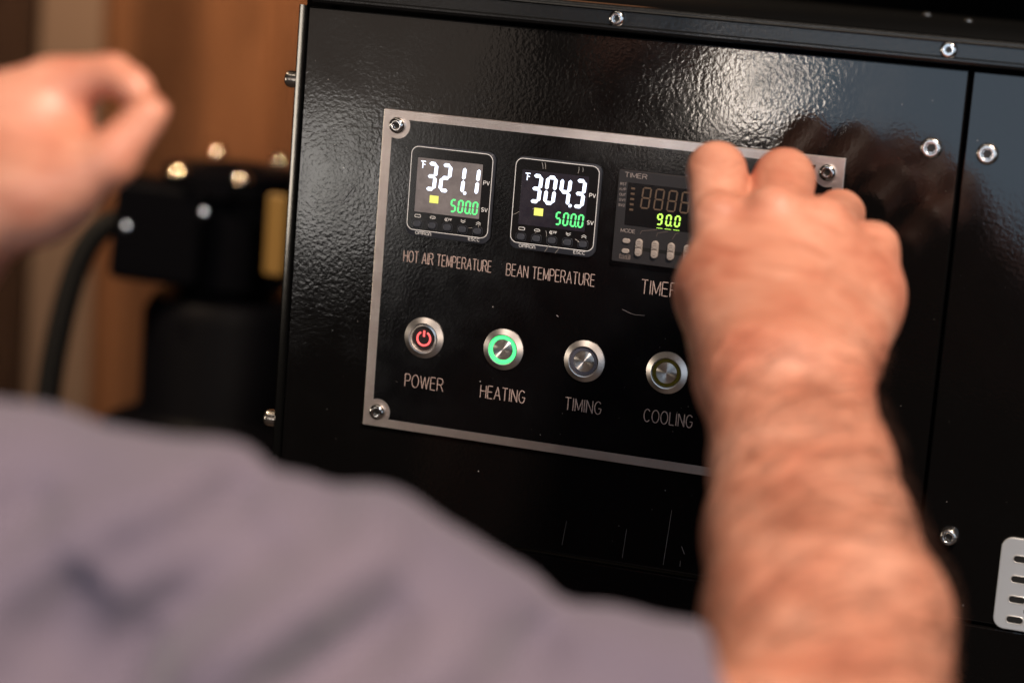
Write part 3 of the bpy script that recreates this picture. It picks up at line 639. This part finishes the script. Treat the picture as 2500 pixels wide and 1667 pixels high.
# joints: photo position (2352 wide) and distance
SH_R = l(150, 1800, .80); EL_R = l(1895, 1810, .80)
SH_L = np.array([-.50, .74, -.20]); EL_L = np.array([-.40, .90, -.30]); WR_L = l(-110, 500, .925)
def chain(P, pts, k=3):
    d = None
    for (a, ra), (b_, rb) in zip(pts, pts[1:]):
        c = cone(P, a, ra * mm, b_, rb * mm); d = c if d is None else smin(d, c, k * mm)
    return d
RF = 1.056          # the right arm's distance from the camera, as a ratio of the joints' nominal one
def right_arm(P): return RF * right_arm_0(P / RF)
def right_arm_0(P):
    # palm and back of the hand
    d = chain(P, [(l(1752, 860, .985), 22), (l(1652, 515, 1.08), 13)])
    for a, b_, ra, rb in (((1785, 860, .982), (1782, 500, 1.076), 23, 14), ((1830, 860, .985), (1894, 528, 1.080), 23, 13.5), ((1872, 862, .99), (1996, 590, 1.085), 20, 13)):
        d = smin(d, cone(P, l(*a), ra * mm, l(*b_), rb * mm), .010)
    d = smin(d, ell(P, l(1812, 715, 1.062), (.046, .030, .045)), .012)
    d = smin(d, cone(P, l(1712, 850, 1.0), .021, l(1640, 668, 1.055), .0165), .014)          # ball of the thumb
    d = smin(d, cone(P, l(1918, 830, 1.01), .019, l(1983, 680, 1.062), .0165), .014)         # outer edge
    for kx, ky, kd, r in ((1650, 500, 1.0645, 12.5), (1780, 486, 1.058, 13), (1890, 514, 1.063, 12.5), (2006, 568, 1.072, 12)):
        d = smin(d, np.linalg.norm(P - l(kx, ky, kd), axis=1) - r * mm, .006)                 # knuckles
    # wrist and forearm: two bones side by side
    F = []
    for s in (-1, 1):
        W = l(1806 + s * 64, 885, .982); A = l(1842 + s * 62, 1080, .945); Bq = l(1858 + s * 62, 1230, .915); Cq = l(1898 + s * 66, 1430, .868); F.append(chain(P, [(W, 22.5), (A, 24.8), (Bq, 29), (Cq, 34), (EL_R + np.array([s * .006, 0, 0]), 39)], 8))
    fa = smin(F[0], F[1], .012)
    d = smin(d, fa, .014)
    # tendons fanning out over the back of the hand
    for kx, ky in ((1655, 560), (1786, 530), (1905, 565)):
        d = smin(d, cone(P, l(kx, ky, 1.062), .0045, l(1790 + (kx - 1786) * .4, 790, 1.013), .003), .008)
    th = chain(P, [(l(1640, 668, 1.055), 15.5), (l(1640, 570, 1.12), 12), (l(1700, 505, 1.165), 10), (l(1740, 490, 1.185), 8.5)])
    d = smin(d, th, .006)
    fs = [chain(P, [(l(1650, 530, 1.100), 13), (l(1646, 394, 1.128), 13.9), (l(1660, 440, 1.166), 10.5), (l(1705, 490, 1.178), 8.8)]),
          chain(P, [(l(1792, 510, 1.100), 14), (l(1801, 412, 1.132), 14.5), (l(1806, 462, 1.172), 10.8), (l(1800, 520, 1.180), 9)]),
          chain(P, [(l(1905, 550, 1.100), 13), (l(1928, 494, 1.140), 12.0), (l(1905, 545, 1.175), 10), (l(1870, 585, 1.178), 8.6)]),
          chain(P, [(l(2000, 615, 1.095), 12), (l(2010, 600, 1.135), 10.5), (l(1975, 640, 1.158), 9), (l(1930, 650, 1.165), 8)])]
    D = fs[0]
    for f_ in fs[1:]: D = smin(D, f_, .0010)
    D = smin(D, cone(P, l(1722, 440, 1.134), .0065, l(1720, 500, 1.112), .009), .0012)          # flesh between index and middle finger
    D = smin(D, cone(P, l(1866, 480, 1.142), .0060, l(1855, 530, 1.112), .009), .0012)
    return smin(d, D, .0028)
LZ = .925 / 1.0
def left_arm(P):
    def L(px, py, d): return l(px, py, d * LZ)
    d = chain(P, [(EL_L, 42), (WR_L, 26)])
    for a, b_, ra, rb in (((-105, 405, 1.0), (128, 212, .995), 21, 13), ((-105, 450, 1.0), (120, 270, 1.015), 21, 13), ((-105, 490, 1.0), (100, 320, 1.03), 21, 12), ((-95, 520, .99), (165, 405, .975), 20, 14)):
        d = smin(d, cone(P, L(*a), ra * mm, L(*b_), rb * mm), .010)
    d = smin(d, ell(P, L(50, 350, .995), (.030, .021, .028)), .012)
    d = smin(d, cone(P, L(20, 270, .995), .013, L(90, 430, .985), .020), .012)
    th = chain(P, [(L(150, 425, .975), 13), (L(252, 366, .970), 10.2), (L(346, 258, .972), 7.4)])
    ix = chain(P, [(L(125, 205, .995), 12.5), (L(258, 168, .985), 7.4), (L(306, 200, .98), 7.0), (L(330, 236, .982), 6.4)])
    md = chain(P, [(L(120, 270, 1.02), 12), (L(140, 245, 1.06), 8.0), (L(148, 300, 1.075), 7.0), (L(130, 320, 1.06), 6.5)])
    rg = chain(P, [(L(100, 320, 1.03), 11), (L(150, 282, 1.06), 8.0), (L(165, 330, 1.075), 7.0), (L(150, 345, 1.065), 6.5)])
    pk = chain(P, [(L(90, 350, 1.04), 10), (L(150, 320, 1.065), 7), (L(170, 360, 1.07), 6.5), (L(150, 375, 1.065), 6)])
    f_ = smin(smin(ix, th, .0012), smin(md, smin(rg, pk, .0012), .0012), .001)
    return smin(d, f_, .0035)
def torso(P):
    d = cone(P, SH_R, .042, l(1560, 1870, .80), .044); d = smin(d, cone(P, l(1560, 1870, .80), .043, EL_R * RF, .041), .02)
    d = smin(d, cone(P, SH_R, .05, SH_L, .05), .04)
    d = smin(d, cone(P, SH_L, .05, EL_L, .042), .03)
    d = smin(d, ell(P, (SH_R + SH_L) / 2 + np.array([0, -.02, -.22]), (.17, .11, .30)), .06)
    return d
def body(P):
    d = torso(P); a = right_arm(P); b_ = left_arm(P); return smin(smin(d, a, .02), b_, .012)
hip = CAM + RC @ ((SH_R + SH_L) / 2 + np.array([0, 0, -.5]))
man = empty('person', tuple(hip))
tag(man, 'person in a lavender grey short sleeved shirt gripping a panel knob, other hand raised', 'person')
def sdf_child(*a):
    o = sdf_obj(*a[:-1], man); o.matrix_parent_inverse = Matrix.Translation(-Vector(hip)); return o
bo = sdf_child('body', body, (-.66, .60, -.62), (.19, 1.24, .16), .0025, M['skin'], man)

# shirt: a shell over shoulders, upper arms and trunk with real folds
def ridge(P, p0, p1, wdt, depth):
    """distance-based fold in the cloth between two points seen on the sleeve"""
    a, b_ = np.array(p0), np.array(p1); Q = P[:, [0, 2]]; ba = b_ - a; h = np.clip(((Q - a) @ ba) / (ba @ ba), 0, 1); dd = np.linalg.norm(Q - a - h[:, None] * ba, axis=1)
    return depth * np.exp(-(dd / wdt) ** 2) * np.sin(PI * np.clip(h, .04, .96)) ** .5
def s2(px, py, d=.70): q = loc3(px, py, d); return (q[0], q[2])
FOLDS = [((690, 1225), (100, 1560), .0125, .023), ((560, 1190), (40, 1430), .0130, -.009), ((800, 1340), (330, 1590), .0140, -.010), ((570, 1130), (210, 1320), .0090, .017), ((430, 1150), (130, 1290), .0110, -.006),
         ((960, 1390), (700, 1570), .0120, .017), ((1150, 1460), (900, 1610), .0130, -.006), ((230, 1300), (40, 1500), .0110, .020), ((1290, 1480), (1120, 1610), .0110, .013), ((420, 1490), (160, 1670), .0120, .020), ((130, 1130), (-60, 1260), .0110, .012), ((760, 1520), (560, 1640), .0100, .012)]
SLEEVE = [(1660, 1826, .80, .056), (1400, 1803, .785, .056), (1150, 1756, .78, .0585), (900, 1693, .775, .067), (700, 1636, .77, .0755), (420, 1638, .765, .086), (50, 1622, .76, .090), (-200, 1625, .76, .090)]
def shirt_core(P):
    d = None
    for p, q in zip(SLEEVE, SLEEVE[1:]):
        c = cone(P, l(*p[:3]), p[3], l(*q[:3]), q[3]); d = c if d is None else smin(d, c, .006)
    d = smin(d, cone(P, l(-200, 1610, .76), .088, SH_L, .085), .03)
    d = smin(d, cone(P, SH_L, .07, SH_L * .55 + EL_L * .45, .062), .03)
    d = smin(d, ell(P, (SH_R + SH_L) / 2 + np.array([0, -.02, -.22]), (.21, .14, .34)), .06)
    for a, b_, wd, dp in FOLDS: d = d + ridge(P, s2(*a), s2(*b_), wd, dp)
    q = P * 38; d = d + .0007 * np.sin(q[:, 0] * 2.1 + 1.3 * np.sin(q[:, 2] * 1.7)) * np.sin(q[:, 2] * 1.9 + q[:, 1]) + .0005 * np.sin(q[:, 0] * 5.3 - q[:, 2] * 3.1)
    return d
HEM = l(1648, 1500, .78)
def shirt(P):
    d = shirt_core(P); hemd = (P - HEM) @ np.array([.985, 0, .17])
    inner = np.maximum(d + .006, -(hemd + .035))          # the sleeve is hollow at its hem
    d = smax(smax(d, -inner, .001), hemd, .002)
    cut = (-.40 - P[:, 2]); return smax(d, cut, .002)
so = sdf_child('shirt', shirt, (-.72, .55, -.45), (.08, 1.06, .16), .0032, M['shirt'], man)

# hair lying round the forearm and over the back of the wrist
def arm_hair(o):
    me = o.data; n = len(me.vertices); co = np.empty(n * 3, np.float32); me.vertices.foreach_get('co', co); co = co.reshape(-1, 3)
    no = np.array([v.normal for v in me.vertices], np.float32)
    lc = (co - CAM) @ RC; px = (lc[:, 0] / lc[:, 1] * 5903 + 1250) / 1.0629; py = (833.5 - lc[:, 2] / lc[:, 1] * 5903) / 1.0629
    ok = (px > 1500) & (px < 2300) & (py > 770) & (py < 1700) & (lc[:, 1] < 1.06) & ((no @ RC)[:, 1] < -.22)
    idx = np.flatnonzero(ok); w_ = 1.0 / (1 + np.exp(-(py[idx] - 800) / 25)) * (.6 + .4 * (np.sin(px[idx] * .021 + py[idx] * .013) * np.sin(py[idx] * .027 - px[idx] * .006) > -.15))
    pick = np.random.choice(idx, 1700, replace=False, p=w_ / w_.sum()); V, Fc = [], []
    right, up = RC[:, 0], RC[:, 2]
    for i in pick:
        nn = no[i]; th = .35 + .5 * math.sin(px[i] * .008 + 2) + random.gauss(0, .28); t = right * math.cos(th) + up * math.sin(th); t = t - nn * (t @ nn); t /= np.linalg.norm(t) + 1e-9
        b_ = np.cross(nn, t); L_ = random.uniform(.009, .022); cv = random.uniform(-.25, .25); k0 = len(V)
        for k in range(4):
            f_ = k / 3; c = co[i] + t * L_ * f_ + b_ * cv * L_ * f_ * f_ + nn * (.0006 + .0035 * math.sin(f_ * 1.9)) - nn * (L_ * f_) ** 2 * 9; rr_ = .00011 * (1 - .75 * f_)
            for a in range(3): V.append(c + (b_ * math.cos(a * 2.094) + nn * math.sin(a * 2.094)) * rr_)
        for k in range(3):
            for a in range(3): q = k0 + k * 3; Fc.append((q + a, q + (a + 1) % 3, q + 3 + (a + 1) % 3, q + 3 + a))
    m_ = bpy.data.meshes.new('arm_hair'); m_.from_pydata([tuple(map(float, v)) for v in V], [], Fc); m_.materials.append(mat('brown_hair', (.05, .022, .012), .5))
    h = bpy.data.objects.new('arm_hair', m_); COL.objects.link(h); h.parent = man; h.matrix_parent_inverse = Matrix.Translation(-Vector(hip)); h['kind'] = 'stuff'
arm_hair(bo)
